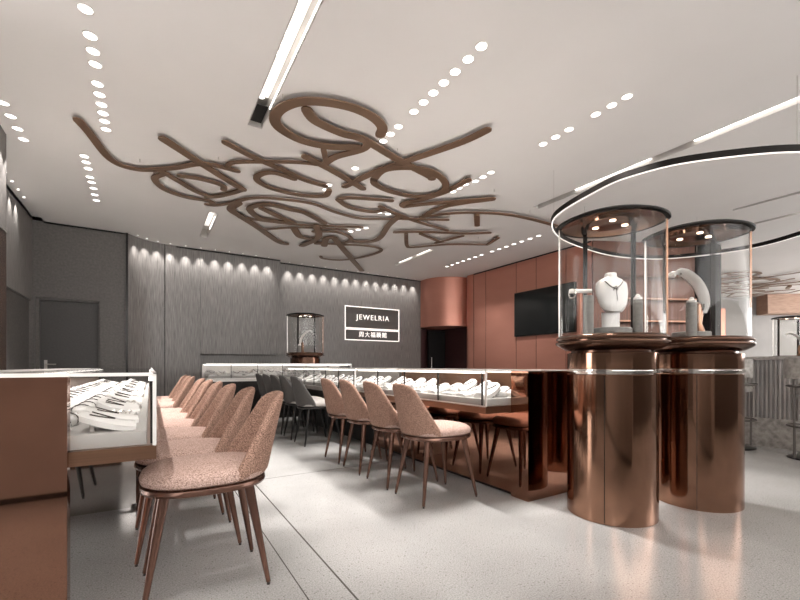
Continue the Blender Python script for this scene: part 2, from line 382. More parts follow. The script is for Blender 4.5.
DL = [(-.37, 3.44), (-.37, 3.7), (-.37, 3.87), (-.37, 4.03), (-.38, 4.3), (-.38, 4.46), (-.38, 4.62), (-.38, 4.77), (-.38, 4.92), (-.38, 5.08),
      (-.64, 5.86), (-.64, 6.02), (-.64, 6.2), (-.65, 6.47), (-.65, 6.64), (-.65, 6.85), (-.66, 7.1), (-.66, 7.33),
      (-1.14, 5.06), (-1.14, 5.29), (-1.14, 5.53), (-1.14, 5.76),
      (2.12, 2.29), (2.12, 2.44), (2.12, 2.6), (2.12, 2.75), (2.12, 2.9), (2.12, 3.05), (2.12, 3.21), (2.12, 3.49), (2.12, 3.65), (2.12, 3.8), (2.12, 4.5),
      (3.62, 2.04), (3.62, 2.18), (3.62, 2.34), (3.62, 2.63), (3.62, 2.79), (3.62, 2.95), (3.60, 3.72), (3.60, 3.86), (3.60, 4.0), (3.55, 4.14), (3.55, 4.27), (3.55, 4.4),
      (2.02, 5.1), (2.04, 5.26), (1.72, 5.6), (3.05, 5.6), (3.2, 5.58), (3.2, 6.35), (3.12, 6.5), (3.05, 6.65),
      (-.37, 1.35), (-.37, .9)]  # last pair is out of view, added to brighten the near floor
def row_of(i): return 0 if i < 10 else 1 if i < 18 else 2 if i < 22 else 3 if i < 33 else 4 if i < 39 else 5 if i < 45 else 6 if i < 53 else 7
rowname = ['round white downlight in the long row at upper left of the ceiling', 'round white downlight in the second row beyond, above the left counter',
           'small white downlight in the short row nearest the left wall', 'round white downlight in the row above the island chairs',
           'round white downlight in the row of six between island and suspended rail', 'round white downlight in the row past the end of the bronze ceiling sculpture',
           'round white downlight seen between the strokes of the bronze ceiling sculpture',
           'round white downlight added overhead out of view to brighten the near floor']
d0 = make_downlight('downlight', rowname[0], .048, 36, 56, .2, rad=.012)
dw = make_downlight('downlight', rowname[3], .048, 30, 62, .35)
firsts = True
for i, (x, y) in enumerate(DL):
    k = row_of(i); o = d0 if i == 0 else copy_tree(d0); o.location = (x, y, H); o['label'] = rowname[k]; o['group'] = 'ceiling downlights, '+rowname[k][6:]
bpy.data.objects.remove([c for c in dw.children if c.type == 'LIGHT'][0])
for i in range(14):
    o = dw if i == 0 else copy_tree(dw)
    o.location = (6.1, 5.07+i*.2+(.12 if i > 6 else 0), H); o['label'] = 'round white downlight in the straight row beside the copper wall'; o['group'] = 'downlights beside the copper wall'
for i in (1, 5, 9, 12):
    spot('spot', [o for o in C.objects if o.get('group') == 'downlights beside the copper wall'][i], (0, 0, -.02), 35, 70, .5, (0, -.35, 0))
# wall washers in the ceiling along the veneer walls
ww = make_downlight('wall_washer', 'small washer light in ceiling', .020, 15, 56, 1., (math.radians(13), 0, 0), .012)
pos = [(-.19, 8.88), (-.05, 9.02), (.13, 9.12)]+[(.34+.27*n, 9.17) for n in range(8)]
g1 = 'tiny washer light in the ceiling edge above the curved veneer wall'; g2 = 'tiny washer light in the ceiling edge above the sign wall'; g3 = 'tiny washer light in the ceiling above the left veneer wall'
allp = [(p, g1, 0) for p in pos]+[((2.75+.29*n, 9.37), g2, 0) for n in range(13)]+[((-1.56, 6.1+.3*n), g3, PI/2) for n in range(7)]
for i, ((x, y), g, rz) in enumerate(allp):
    o = ww if i == 0 else copy_tree(ww); o.location = (x, y, 3.40 if g == g3 else H); o.rotation_euler = (0, 0, rz); o['label'] = g; o['group'] = g[5:]
# slot lights
snames = ['long recessed slot light nearest camera at the top centre of ceiling', 'short recessed slot light near the curved veneer wall', 'thin recessed slot light in front of the sign wall',
          'long thin recessed slot light running up to the right edge', 'recessed slot light right of the suspended rail', 'farthest recessed slot light at the right behind the vitrines']
for i, (x0, x1, y0, y1) in enumerate(SLOTS):
    s = thing('slot_light', snames[i], 'slot light', ((x0+x1)/2, (y0+y1)/2, H)); w = (x1-x0)/2; l = (y1-y0)/2; e = .003
    w -= e; l -= e
    bm = bmesh.new()
    box(bm, -w, -w+.006, -l, l, 0, .14); box(bm, w-.006, w, -l, l, 0, .14); box(bm, -w, w, -l, -l+.006, 0, .14); box(bm, -w, w, l-.006, l, 0, .14); box(bm, -w, w, -l, l, .14, .146)
    obj('housing', bm, 'slot', s, 0)
    segs = {0: [(-l+.05, l-.35)], 1: [(-l+.3, l-.4)], 2: [(-l+.1, -.1), (.1, l-.1)], 3: [(-l+.05, -.9), (-.55, .75), (1.2, 2.2)], 4: [(-l+.1, l-1.6)], 5: [(-l+.1, l-.6)]}[i]
    for a, b in segs:
        obj('light_strip', B(w-(.014 if i < 2 else .05), w-.004, a, b, .01 if i == 0 else .04, .02 if i == 0 else .05), 'led', s, 0)
    if i < 2: obj('housing_glow', B(-w+.012, w-.012, -l+.02, l-(.32 if i == 0 else .3), .130, .138), 'slot_glow', s, 0)  # glowing sheet added so the slot housing looks lit
    bm = bmesh.new(); box(bm, -w+.01, w-.01, l-.30, l-.01, .05, .06) if i == 0 else box(bm, -w+.006, -w+.016, -l+.01, l-.01, .02, .09)
    obj('baffle', bm, 'black_metal' if i in (0, 3, 4, 5) else 'slot', s, 0)
    if i == 0:
        for y in (2.67, 2.99, 3.11, 3.22, 3.70, 3.80):
            bm = bmesh.new(); lathe(bm, [(0, .03), (.024, .03), (.024, .05), (0, .05)], 16, c=(-w+.034, y-(y0+y1)/2)); obj('lamp_lens', bm, 'lens', s)
# ------------------------------------------------------------------ ceiling sculpture
ART = [
(0.08,[(-0.59,4.96),(-0.52,5.19),(-0.43,5.58),(-0.35,5.76),(-0.24,5.83),(-0.06,5.8),(0.24,5.56),(0.54,5.26),(0.9,5.25)]),
(0.1,[(0.12,4.91),(0.54,5.3),(1.06,5.76)]),
(0.08,[(1.06,5.76),(0.85,6.11),(0.68,6.28)]),
(0.08,[(0.68,4.64),(1.02,4.81),(1.37,4.93),(1.68,5.05),(1.96,5.08)]),
(0.08,[(0.13,5.81),(0.05,6.01),(0.17,6.3),(0.43,6.43),(0.7,6.41),(0.78,6.48)]),
(0.08,[(0.12,5.73),(0.33,5.94),(0.52,6.14),(0.72,6.25)]),
(0.08,[(0.32,5.75),(0.55,5.71),(0.8,5.76),(0.84,5.89)]),
(0.06,[(0.9,5.25),(0.78,5.21),(0.83,5.04),(1.18,4.81),(1.48,4.64),(1.66,4.58)]),
(0.08,[(1.55,5.09),(1.32,5.05),(1.19,5.13),(1.14,5.3),(1.23,5.44),(1.44,5.53),(1.77,5.53),(2.06,5.39),(2.05,5.17)]),
(0.06,[(0.7,6.56),(0.83,6.52),(1.03,6.27),(1.2,6.0),(1.44,5.85),(1.7,5.77),(2.04,5.73),(2.44,5.86),(2.86,5.9),(3.2,5.72),(3.42,5.58),(4.1,5.22)]),
(0.12,[(1.09,6.27),(1.04,6.57),(1.25,6.83),(1.57,7.19),(2.07,7.8),(2.24,7.88)]),
(0.1,[(2.46,6.41),(2.06,6.14),(1.8,6.11),(1.5,6.09),(1.35,6.2),(1.28,6.42),(1.5,6.73),(1.81,6.7),(2.03,6.67)]),
(0.1,[(1.43,6.29),(1.68,6.46),(1.99,6.64)]),
(0.07,[(1.22,6.85),(1.67,6.79),(2.08,6.7),(2.44,6.56),(3.06,6.25)]),
(0.06,[(1.68,7.24),(2.18,6.81),(2.89,6.5)]),
(0.12,[(2.11,6.92),(2.33,7.29),(2.52,7.31)]),
(0.12,[(2.38,6.58),(2.63,7.17),(2.54,7.82)]),
(0.08,[(2.45,6.89),(2.79,6.71),(3.09,6.82),(3.21,7.03),(3.12,7.3),(2.73,7.55)]),
(0.12,[(2.91,7.59),(2.78,7.15),(2.88,7.02),(3.48,7.82),(4.47,9.1)]),
(0.07,[(2.7,7.48),(3.15,7.36),(3.57,7.18),(3.94,7.2),(4.04,7.47),(3.9,8.02),(3.61,8.44),(3.26,8.51),(3.14,8.39)]),
(0.1,[(3.23,7.09),(3.56,6.89),(3.6,6.58),(3.41,5.94),(3.34,5.48)]),
(0.1,[(2.0,3.65),(1.95,3.52),(1.8,3.43),(1.59,3.4),(1.35,3.45),(1.15,3.56),(1.03,3.74),(1.01,3.92),(1.1,4.07),(1.34,4.17),(1.62,4.14),(1.91,3.99)]),
(0.1,[(1.23,3.65),(1.36,3.77),(1.66,3.83),(1.91,3.82),(2.43,3.99),(2.94,4.12),(3.02,4.16)]),
(0.09,[(2.87,3.02),(2.8,3.31),(2.64,3.69),(2.49,4.01),(2.32,4.43),(2.18,4.94)]),
(0.09,[(1.49,4.47),(1.92,4.64),(2.41,4.88)]),
(0.09,[(1.97,3.86),(1.96,4.01),(1.78,4.3),(1.73,4.53)]),
(0.06,[(1.61,4.22),(1.72,4.43)]),
(0.09,[(2.41,4.57),(2.4,4.28),(2.63,4.07),(2.93,4.02),(3.25,4.18),(3.36,4.44),(3.17,4.71),(2.78,4.76),(2.5,4.68),(2.41,4.57)]),
(0.09,[(3.43,3.95),(3.41,4.34),(3.3,4.71),(3.14,5.02),(3.2,5.11),(3.45,4.83),(4.11,4.21)]),
(0.09,[(4.12,4.23),(3.73,4.74),(3.66,5.23)]),
(0.08,[(2.93,5.02),(2.39,5.23),(2.27,5.38),(2.54,5.56),(2.9,5.53),(3.01,5.37)]),
(0.07,[(2.9,5.3),(3.32,5.44),(3.8,5.54),(4.4,5.61)]),
(0.07,[(3.66,5.33),(3.92,4.99),(4.24,4.75),(4.68,4.55),(5.18,4.48),(5.81,4.47)]),
(0.2,[(4.31,4.76),(5.13,5.64)]),
(0.08,[(3.68,6.17),(4.05,5.91),(4.73,5.59),(5.11,5.32)]),
(0.07,[(3.89,6.14),(4.28,6.72),(4.46,6.75),(4.91,6.25),(5.58,5.87),(5.45,5.45)]),
(0.07,[(4.11,6.0),(4.69,6.2)]),
(0.07,[(4.82,5.7),(4.66,6.29)]),
(0.07,[(3.44,5.54),(4.08,5.2)]),
]
def sculpture(label, loc, rz=0, sc=1., parts=None):
    s = thing('ceiling_sculpture', label, 'ceiling sculpture', loc, rz)
    for i, (w, P) in enumerate(ART if parts is None else [ART[j] for j in parts]):
        Q = [(x-loc0[0], y-loc0[1], 0) for x, y in P]
        if len(P) == 2 and w == .20: obj('bracket', ribbon([Vector(Q[0]), Vector(Q[1])*.35+Vector(Q[0])*.65], .09, -.09, -.045), 'art', s); continue
        Q = catmull(Q, 6) if len(Q) > 2 else [Vector(q) for q in Q]
        obj('stroke', ribbon(Q, w*1.05, -.044-i*.0003, -.031-i*.0003), 'art', s)
    bm = bmesh.new()
    for x, y in ((-.1, 5.61), (1.0, 3.61), (2.33, 3.85), (3.99, 4.06), (1.6, 6.55), (3.8, 6.95), (.67, 5.08), (5.0, 4.32), (5.2, 5.7), (2.0, 7.53)): tube(bm, [(x-loc0[0], y-loc0[1], -.032), (x-loc0[0], y-loc0[1], 0)], .004, 6)
    obj('hanger', bm, 'steel_frame', s)
    return s
loc0 = (2.2, 5.2)
sc1 = sculpture('large bronze ceiling sculpture of interlaced flowing calligraphic strokes', (2.2, 5.2, H))
sc2 = dup(sc1, (14.2, 5.5, H), math.radians(-25), 'distant bronze stroke sculpture on the ceiling at far right')
# suspended rail loop
RP = [(3.84, 2.44), (4.12, 3.19), (4.75, 3.62), (5.57, 3.78), (6.45, 3.78), (7.25, 3.44), (7.7, 2.6), (7.5, 1.87), (6.9, 1.25), (6.0, .92), (5.2, .95), (4.56, 1.16), (4.03, 1.66), (3.84, 2.05)]
rail = thing('suspended_rail', 'large oval dark bronze rail hung on wires over the tall vitrines', 'ceiling rail', (5.8, 2.3, 2.75))
Q = catmull([(x-5.8, y-2.3, 0) for x, y in RP], 8, True)
obj('rail', ribbon(Q, .03, -.03, .025, True), 'rail', rail)
obj('light_strip', ribbon(Q, .018, -.036, -.0305, True), 'rail_light', rail)
for x, y in ((4.21, 3.27), (5.57, 3.78), (7.5, 3.1), (6.9, 1.25), (4.56, 1.16)):
    obj('wire', tube(bmesh.new(), [(x-5.8, y-2.3, .02), (x-5.8, y-2.3, .6)], .0022, 5), 'steel_frame', rail)
# ------------------------------------------------------------------ chairs
def sup(a, p=2.5):
    c, s = math.cos(a), math.sin(a)
    return (math.copysign(abs(c)**(2/p), c), math.copysign(abs(s)**(2/p), s))
def make_chair(name, label, fb, fs, lm):
    t = thing(name, label, 'chair'); a, b = .25, .222
    shp = lambda q: (a*sup(q)[0], b*sup(q)[1])
    bm = bmesh.new(); lathe(bm, [(0, .432), (.93, .432), (.985, .436), (1.0, .446), (.985, .458), (.94, .462), (0, .462)], 40, shp); obj('seat_frame', bm, lm, t)
    bm = bmesh.new(); lathe(bm, [(0, .4625), (.92, .4625), (.985, .472), (1.0, .488), (.965, .508), (.87, .524), (.6, .536), (.3, .541), (0, .542)], 40, shp); obj('seat', bm, fs, t)
    # backrest shell
    nu, nv = 16, 9; outer, inner = [], []; bm = bmesh.new()
    for j in range(nv+1):
        s = j/nv; Phi = math.radians(72-30*s**1.15)
        ro, ri = [], []
        for i in range(nu+1):
            u = -1+2*i/nu; ph = u*Phi
            z = .464+s*(.365-.045*abs(u)**3.5)
            wy = 1-.13*s; x = -(a+.004)*math.cos(ph)*(1-.05*s)-.095*s-.01; y = (b+.006)*math.sin(ph)*wy*1.02
            th = .042-.012*s; d = Vector((x*.9, y*1.0, 0)).normalized()
            ro.append(bm.verts.new((x, y, z))); ri.append(bm.verts.new((x-d.x*th, y-d.y*th*.8, z+(.004 if j else .0))))
        outer.append(ro); inner.append(ri)
    for j in range(nv):
        for i in range(nu):
            bm.faces.new((outer[j][i], outer[j][i+1], outer[j+1][i+1], outer[j+1][i])); bm.faces.new((inner[j][i], inner[j+1][i], inner[j+1][i+1], inner[j][i+1]))
    for j in range(nv):
        bm.faces.new((outer[j][0], outer[j+1][0], inner[j+1][0], inner[j][0])); bm.faces.new((outer[j][nu], inner[j][nu], inner[j+1][nu], outer[j+1][nu]))
    for i in range(nu):
        bm.faces.new((outer[0][i], inner[0][i], inner[0][i+1], outer[0][i+1])); bm.faces.new((outer[nv][i], outer[nv][i+1], inner[nv][i+1], inner[nv][i]))
    o = obj('backrest', bm, fb, t, smooth=180, sub=1)
    for sx in (-1, 1):
        for sy in (-1, 1):
            p0, p1 = Vector((sx*.16, sy*.125, .434)), Vector((sx*.232, sy*.182, .012))
            l = obj('leg', tube(bmesh.new(), [p0, p0.lerp(p1, .5), p1], [.022, .016, .0095], 12), lm, t)
            obj('foot_glide', tube(bmesh.new(), [p1, p1+Vector((0, 0, -.012))], .0075, 10), 'black_metal', l)
    return t
brown = make_chair('dining_chair', 'x', 'fabric', 'fabric_lit', 'leg')
black = make_chair('dining_chair', 'x', 'fabric_black', 'fabric_pale', 'leg_black')
ordn = ['frontmost', 'second', 'third', 'fourth', 'fifth', 'sixth', 'seventh', 'eighth', 'ninth']
for i, (x, y) in enumerate([(.21, 2.0), (.18, 2.48), (.165, 3.0), (.15, 3.5), (.14, 4.0), (.13, 4.5), (.115, 5.4), (.11, 5.88), (.10, 6.36)]):
    o = brown if i == 0 else copy_tree(brown); o.location = (x, y, 0); o.rotation_euler = (0, 0, PI+random.uniform(-.03, .03))
    o['label'] = ordn[i]+' of the rust tweed chairs from the camera, tucked under the left glass counter'; o['group'] = 'rust tweed chairs at the left counter'
for i, y in enumerate([2.42, 2.89, 3.38, 3.85]):
    o = dup(brown, (1.79, y, 0), random.uniform(-.04, .04), ['nearest', 'second nearest', 'third nearest', 'farthest'][i]+' of the four brown tweed chairs along the island counter', 'brown tweed chairs at the island')
for i, y in enumerate([4.86, 5.36, 5.83, 6.3, 6.77]):
    o = black if i == 0 else copy_tree(black); o.location = (1.78, y, 0); o.rotation_euler = (0, 0, random.uniform(-.04, .04))
    o['label'] = ['nearest', 'second nearest', 'middle', 'second farthest', 'farthest'][i]+' of the charcoal chairs with pale seats at the island'; o['group'] = 'charcoal chairs at the far half of the island'
dup(black, (-.62, 2.62, 0), .1, 'dark legged staff chair behind the near left counter', 'staff chairs')
# ------------------------------------------------------------------ display counters
def counter(label, loc, rz, sg_, L_, blocks=(), body_y=(0, 0), body_x=.25, mats=('bronze_mirror', 'bronze_satin'), bays=.48, depth=.95, zt=.92, end0=True):
    t = thing('display_counter', label, 'display counter', loc, rz)
    def bx(x0, x1, y0, y1, z0, z1, bev=0.):
        if sg_ < 0: x0, x1 = -x1, -x0
        return B(x0, x1, y0, y1, z0, z1, bev=bev)
    zb = zt-.257
    for y0, y1 in blocks: obj('end_block', bx(.25, depth, y0, y1, 0, zt-.006), mats[0], t, 0)
    obj('body', bx(body_x, depth, body_y[0], body_y[1], .03, zb-.05), 'silver_mirror' if sg_ < 0 else mats[0], t, 0)
    obj('plinth', bx(body_x+.03, depth-.03, body_y[0]+.03, body_y[1], 0, .03), 'silver_mirror' if sg_ < 0 else 'black_metal', t, 0)
    obj('case_floor', bx(0, .6, 0, L_, zb-.05, zb), mats[1], t, 0)
    obj('service_rail', bx(.6, depth, 0, L_, zb-.05, zt-.02), mats[1], t, 0)
    obj('rail_top', bx(.58, depth, 0, L_, zt-.02, zt), 'steel_frame', t, 0)
    obj('display_platform', bx(.03, .57, .03, L_-.03, zb, zb+.05, .004), 'platform', t)
    obj('top_glass', bx(0, .58, 0, L_, zt-.01, zt), 'glass', t, 0)
    obj('front_glass', bx(0, .006, .0, L_, zb, zt-.011), 'glass', t, 0)
    if end0: obj('end_glass', bx(.007, .58, 0, .006, zb, zt-.011), 'glass', t, 0)
    f = bmesh.new()
    def fb(x0, x1, y0, y1, z0, z1):
        if sg_ < 0: x0, x1 = -x1, -x0
        box(f, x0, x1, y0, y1, z0, z1)
    fb(0, .010, 0, L_, zt-.006, zt+.006); fb(.0, .58, 0, .010, zt-.006, zt+.006); fb(0, .012, -.004, .008, zb, zt)
    fb(0, .008, 0, L_, zb-.004, zb+.006)
    obj('metal_edging', f, 'edging', t, 0)
    n = max(1, round(L_/bays))
    for i in range(n):
        y = .045+i*L_/n
        obj('post', bx(.010, .019, y, y+.009, zb, zt-.011), 'black_metal', t, 0)
    obj('light_strip', bx(.012, .024, .02, L_-.02, zt-.024, zt-.012), 'led', t, 0)
    obj('light_strip', bx(.555, .567, .02, L_-.02, zt-.024, zt-.012), 'led', t, 0)
    def W(x, y, z): return Matrix.Rotation(rz, 4, 'Z') @ Vector((sg_*x, y, z)) + Vector(loc)
    return t, W, zb+.05
islW = counter('bronze mirrored island counter with glass top case behind the brown chairs', (2.0, 2.12, 0), 0, 1, 2.08, [(-.16, 0)], (0, 2.08))
islG = counter('dark grey glass topped counter behind the charcoal chairs', (2.0, 4.26, 0), 0, 1, 2.7, [], (0, 2.7), mats=('black_metal', 'steel_frame'), end0=True)
lefW = counter('bronze counter with lit glass jewellery case at far left foreground', (.02, 1.73, 0), 0, -1, 5.0, [(-.03, .03)], (1.52, 5.0), body_x=.10)
bakW = counter('rear glass topped counter in front of the veneer walls', (3.45, 7.5, 0), PI/2, 1, 2.65, [], (0, 2.65), body_x=.02, mats=('black_metal', 'steel_frame'), zt=.99, depth=.75)
rc = thing('reflected_counter', 'long pale grey counter behind the camera, added for reflections', 'counter', (-.2, -.35, 0))
obj('body', B(-2.4, 2.4, -.6, 0, .05, .96), 'farwall', rc, 0); obj('worktop', B(-2.42, 2.42, -.62, .02, .96, 1.0), 'stone', rc, 0); obj('plinth', B(-2.35, 2.35, -.55, -.04, 0, .05), 'black_metal', rc, 0)  # unseen; placed and toned for reflections, which suggest something low here
# ------------------------------------------------------------------ jewellery display pieces
def loft_pad(name, label, cat, w, d, z0, z1, mat, group, chain=True):
    t = thing(name, label, cat, group=group)
    bm = bmesh.new(); n = 8; A = []
    for i in range(n+1):
        u = i/n; x = -d/2+d*u; z = z0+(z1-z0)*u**1.4; hw = w/2*(.55+.45*math.sin(PI*(.15+.7*u)))
        A.append([bm.verts.new((x, -hw, z)), bm.verts.new((x, -hw*.5, z+.012)), bm.verts.new((x, hw*.5, z+.012)), bm.verts.new((x, hw, z)), bm.verts.new((x, hw, max(0, z-.02))), bm.verts.new((x, -hw, max(0, z-.02)))])
    for p, q in zip(A, A[1:]):
        for k in range(6): bm.faces.new((p[k], p[(k+1) % 6], q[(k+1) % 6], q[k]))
    bm.faces.new(A[0]); bm.faces.new(A[-1][::-1])
    obj('pad', bm, mat, t, 60)
    bm = bmesh.new(); box(bm, d*.25, d*.33, -w*.2, w*.2, 0, max(.02, z1-.03)); obj('support', bm, mat, t)
    if chain:
        pts = [(-d*.1+d*.42*abs(u)**1.6, w*.33*u, z0+(z1-z0)*((-d*.1+d*.42*abs(u)**1.6)/d+.5)**1.4+.014) for u in [k/8-1 for k in range(17)]]
        obj('necklace', tube(bmesh.new(), pts, .003, 6), 'gold', t)
    return t
gp = 'white necklace pads in the glass counters'
pad = loft_pad('necklace_pad', 'white sloped necklace pad with a chain inside a glass counter', 'jewellery display', .15, .17, .012, .062, 'white', gp)
pad.location = lefW[1](.17, .2, lefW[2])
pil = thing('bracelet_pillow', 'white rounded bracelet pillow inside a glass counter', 'jewellery display')
bm = bmesh.new(); lathe(bm, [(0, 0), (.8, 0), (1, .014), (1, .03), (.8, .042), (0, .048)], 24, lambda q: (.036*sup(q, 3)[0], .055*sup(q, 3)[1])); obj('pillow', bm, 'white', pil)
obj('bracelet', tube(bmesh.new(), [(.037*math.cos(q)*1.02, 0, .024+.028*math.sin(q)) for q in [2*PI*k/20 for k in range(20)]], .003, 6, True), 'gold', pil)
tray = thing('ring_tray', 'flat white ring tray inside a glass counter', 'jewellery display')
obj('tray', B(-.07, .07, -.09, .09, 0, .018, bev=.004), 'white', tray)
bm = bmesh.new()
for k in range(12): tube(bm, [(-.045+.03*(k % 4)+.009*math.cos(q), -.05+.045*(k//4), .022+.009*math.sin(q)) for q in [2*PI*j/8 for j in range(8)]], .0022, 5, True)
rr = obj('ring', bm, 'pearl', tray); rr['kind'] = 'stuff'
first = {'p': True, 'b': True, 't': True}
protos = {'p': pad, 'b': pil, 't': tray}
def put(kind, W, x, y, z, rz, where):
    o = protos[kind] if first[kind] else copy_tree(protos[kind]); first[kind] = False
    o.location = W(x, y, z); o.rotation_euler = (0, 0, rz)
    if kind == 'p' and not where.startswith('left'): o.scale = (1, random.uniform(.9, 1.15), random.uniform(.9, 1.6))
    nm = {'p': 'white sloped necklace pad with a chain', 'b': 'small white bracelet pillow', 't': 'flat white ring tray'}[kind]
    o['label'] = nm+' inside the '+where; o['group'] = nm+'s in the '+where
def fill(cn, L_, rz, where, y_start=.14):
    t, W, z = cn; y = y_start; i = 0
    while y < L_-.1:
        put('p' if i % 3 != 2 else 't', W, .15, y, z, rz+(random.uniform(-.15, .15)), where)
        put('b' if i % 2 else 't' if i % 3 == 2 else 'b', W, .30, y+random.uniform(-.01, .01), z, rz+random.uniform(-.3, .3), where)
        put('p', W, .45, y, z, rz+random.uniform(-.15, .15), where)
        y += .20; i += 1
fill(lefW, 5.0, PI, 'left glass counter')
fill(islW, 2.08, 0, 'island counter behind the brown chairs')
fill(islG, 2.7, 0, 'dark counter behind the charcoal chairs')
fill(bakW, 2.65, PI/2, 'rear glass counter')
# ------------------------------------------------------------------ tall oval vitrines
def lens(a, sx=1.0, sy=.87):
    """plan outline: two shallow arcs that meet in blunt corners on local x"""
    R = (1+sy*sy)/(2*sy); c, s = math.cos(a), math.sin(a); off = (R-sy)*(1 if s >= 0 else -1)
    # ray from the centre meets circle centred (0,-off) radius R
    B_ = s*off; Cc = off*off-R*R; r = -B_+math.sqrt(B_*B_-Cc); return (c*r*sx, s*r)
def make_vitrine(label, full=True):
    t = thing('display_vitrine', label, 'display vitrine'); z = 0. if full else -1.0
    S = .325; ls = lambda q: (S*lens(q)[0], S*lens(q)[1])
    if full:
        bm = bmesh.new(); lathe(bm, [(0, .0), (.262, .0), (.265, .004), (.265, .895), (.26, .9), (0, .9)], 72); p = obj('pedestal', bm, 'copper_polish', t)
        bm = bmesh.new(); box(bm, -.002, .002, -.2663, -.26, .01, .89); sm = obj('seam', bm, 'black_metal', p, 0); sm.rotation_euler = (0, 0, -.25)
        bm = bmesh.new(); lathe(bm, [(0, .9), (.252, .9), (.252, .908), (.268, .910), (.268, .922), (.252, .924), (.252, .93), (0, .93)], 72); obj('metal_ring', bm, 'chrome', t)
    bm = bmesh.new(); lathe(bm, [(0, .93), (.263, .93), (.265, .932), (.265, 1.03), (.262, 1.034), (0, 1.034)], 72); obj('collar', bm, 'copper_polish' if full else 'dark_bronze', t)
    bm = bmesh.new(); lathe(bm, [(0, 1.034), (.74, 1.034), (.74, 1.048), (.84, 1.052), (.97, 1.075), (1.03, 1.088), (1.04, 1.098), (1.03, 1.106), (.985, 1.108), (.985, 1.116), (1.02, 1.118), (1.03, 1.126), (1.02, 1.134), (.99, 1.138), (.97, 1.146), (0, 1.146)], 96, ls); obj('base_plate', bm, 'dark_bronze', t, 30)
    for h in (0, 1):
        bm = bmesh.new(); n = 40; co = []
        for k in range(n+1):
            q = PI*h+PI*(.004+.992*k/n); x, y = ls(q); co.append((x*.965, y*.965, x*.94, y*.94))
        V = [[bm.verts.new((a, b, zz)) for a, b in ((c[0], c[1]), (c[2], c[3])) for zz in (1.146, 1.868)] for c in co]
        for p, q in zip(V, V[1:]):
            for i0, i1 in ((0, 1), (1, 3), (3, 2), (2, 0)): bm.faces.new((p[i0], p[i1], q[i1], q[i0]))
        bm.faces.new((V[0][0], V[0][1], V[0][3], V[0][2])); bm.faces.new((V[-1][0], V[-1][1], V[-1][3], V[-1][2]))
        obj('glass_panel', bm, 'glass_edge', t)
    for x in (-S*.962, S*.962): obj('corner_strip', B(x-.005, x+.005, -.006, .006, 1.146, 1.868), 'steel_frame' if x < 0 else 'bronze_satin', t, 0)
    for q in (52, 122):
        x, y = ls(math.radians(q)); x *= .90; y *= .90
        obj('post', B(x-.014, x+.014, y-.012, y+.012, 1.146, 1.868), 'rail', t, 0)
    bm = bmesh.new(); lathe(bm, [(.985, 1.868), (1.02, 1.869), (1.03, 1.873), (1.03, 1.880), (1.0, 1.886), (.85, 1.905), (0, 1.905)], 96, ls); lathe(bm, [(.985, 1.868), (.93, 1.868)], 96, ls); obj('roof', bm, 'rail', t)
    bm = bmesh.new(); lathe(bm, [(.94, 1.8685), (.62, 1.895), (.52, 1.895), (.50, 1.872), (.46, 1.870), (0, 1.870)], 96, ls); rf = obj('roof_reflector', bm, 'copper_polish', t)
    for q in (30, 150, 270):
        bm = bmesh.new(); c = (.10*math.cos(math.radians(q)), .085*math.sin(math.radians(q))); lathe(bm, [(0, 1.866), (.018, 1.866), (.018, 1.87), (0, 1.87)], 20, c=c); obj('spot_lens', bm, 'lens_warm', rf)
    spot('spot', t, (0, 0, 1.86), 6, 110, .5, rad=.05, col=(1, .9, .8))
    return t
ang = math.radians(-52)
vA = make_vitrine('tall copper pedestal vitrine with white bust inside, left of the pair'); vA.location = (2.555, 1.545, 0); vA.rotation_euler = (0, 0, ang)
vB = dup(vA, (3.30, 1.37, 0), ang, 'tall copper pedestal vitrine holding a curved necklace form, right of the pair')
vC = dup(vA, (10.6, 2.75, 0), ang, 'distant glass vitrine beyond the grey fluted bar counter')
vD = make_vitrine('small glass vitrine standing on the rear counter before the veneer wall', False); vD.location = (2.62, 7.86, .068); vD.rotation_euler = (0, 0, math.radians(-20)); vD.scale = (1.1, 1.1, 1)
ZB = 1.146
def w2(cx, cy): return (cx, cy)
# podiums
def podium(x, y, r, h, label):
    bm = bmesh.new(); lathe(bm, [(0, 0), (r, 0), (r, h-.004), (r-.004, h), (0, h)], 40); tag(obj('display_podium', bm, 'grey_velvet', None, loc=(x, y, ZB)), label, 'podium', 'grey podiums in the vitrines')
podium(2.575, 1.565, .13, .05, 'low round grey podium under the white bust')
podium(3.37, 1.43, .12, .05, 'low round grey podium in the right tall vitrine')
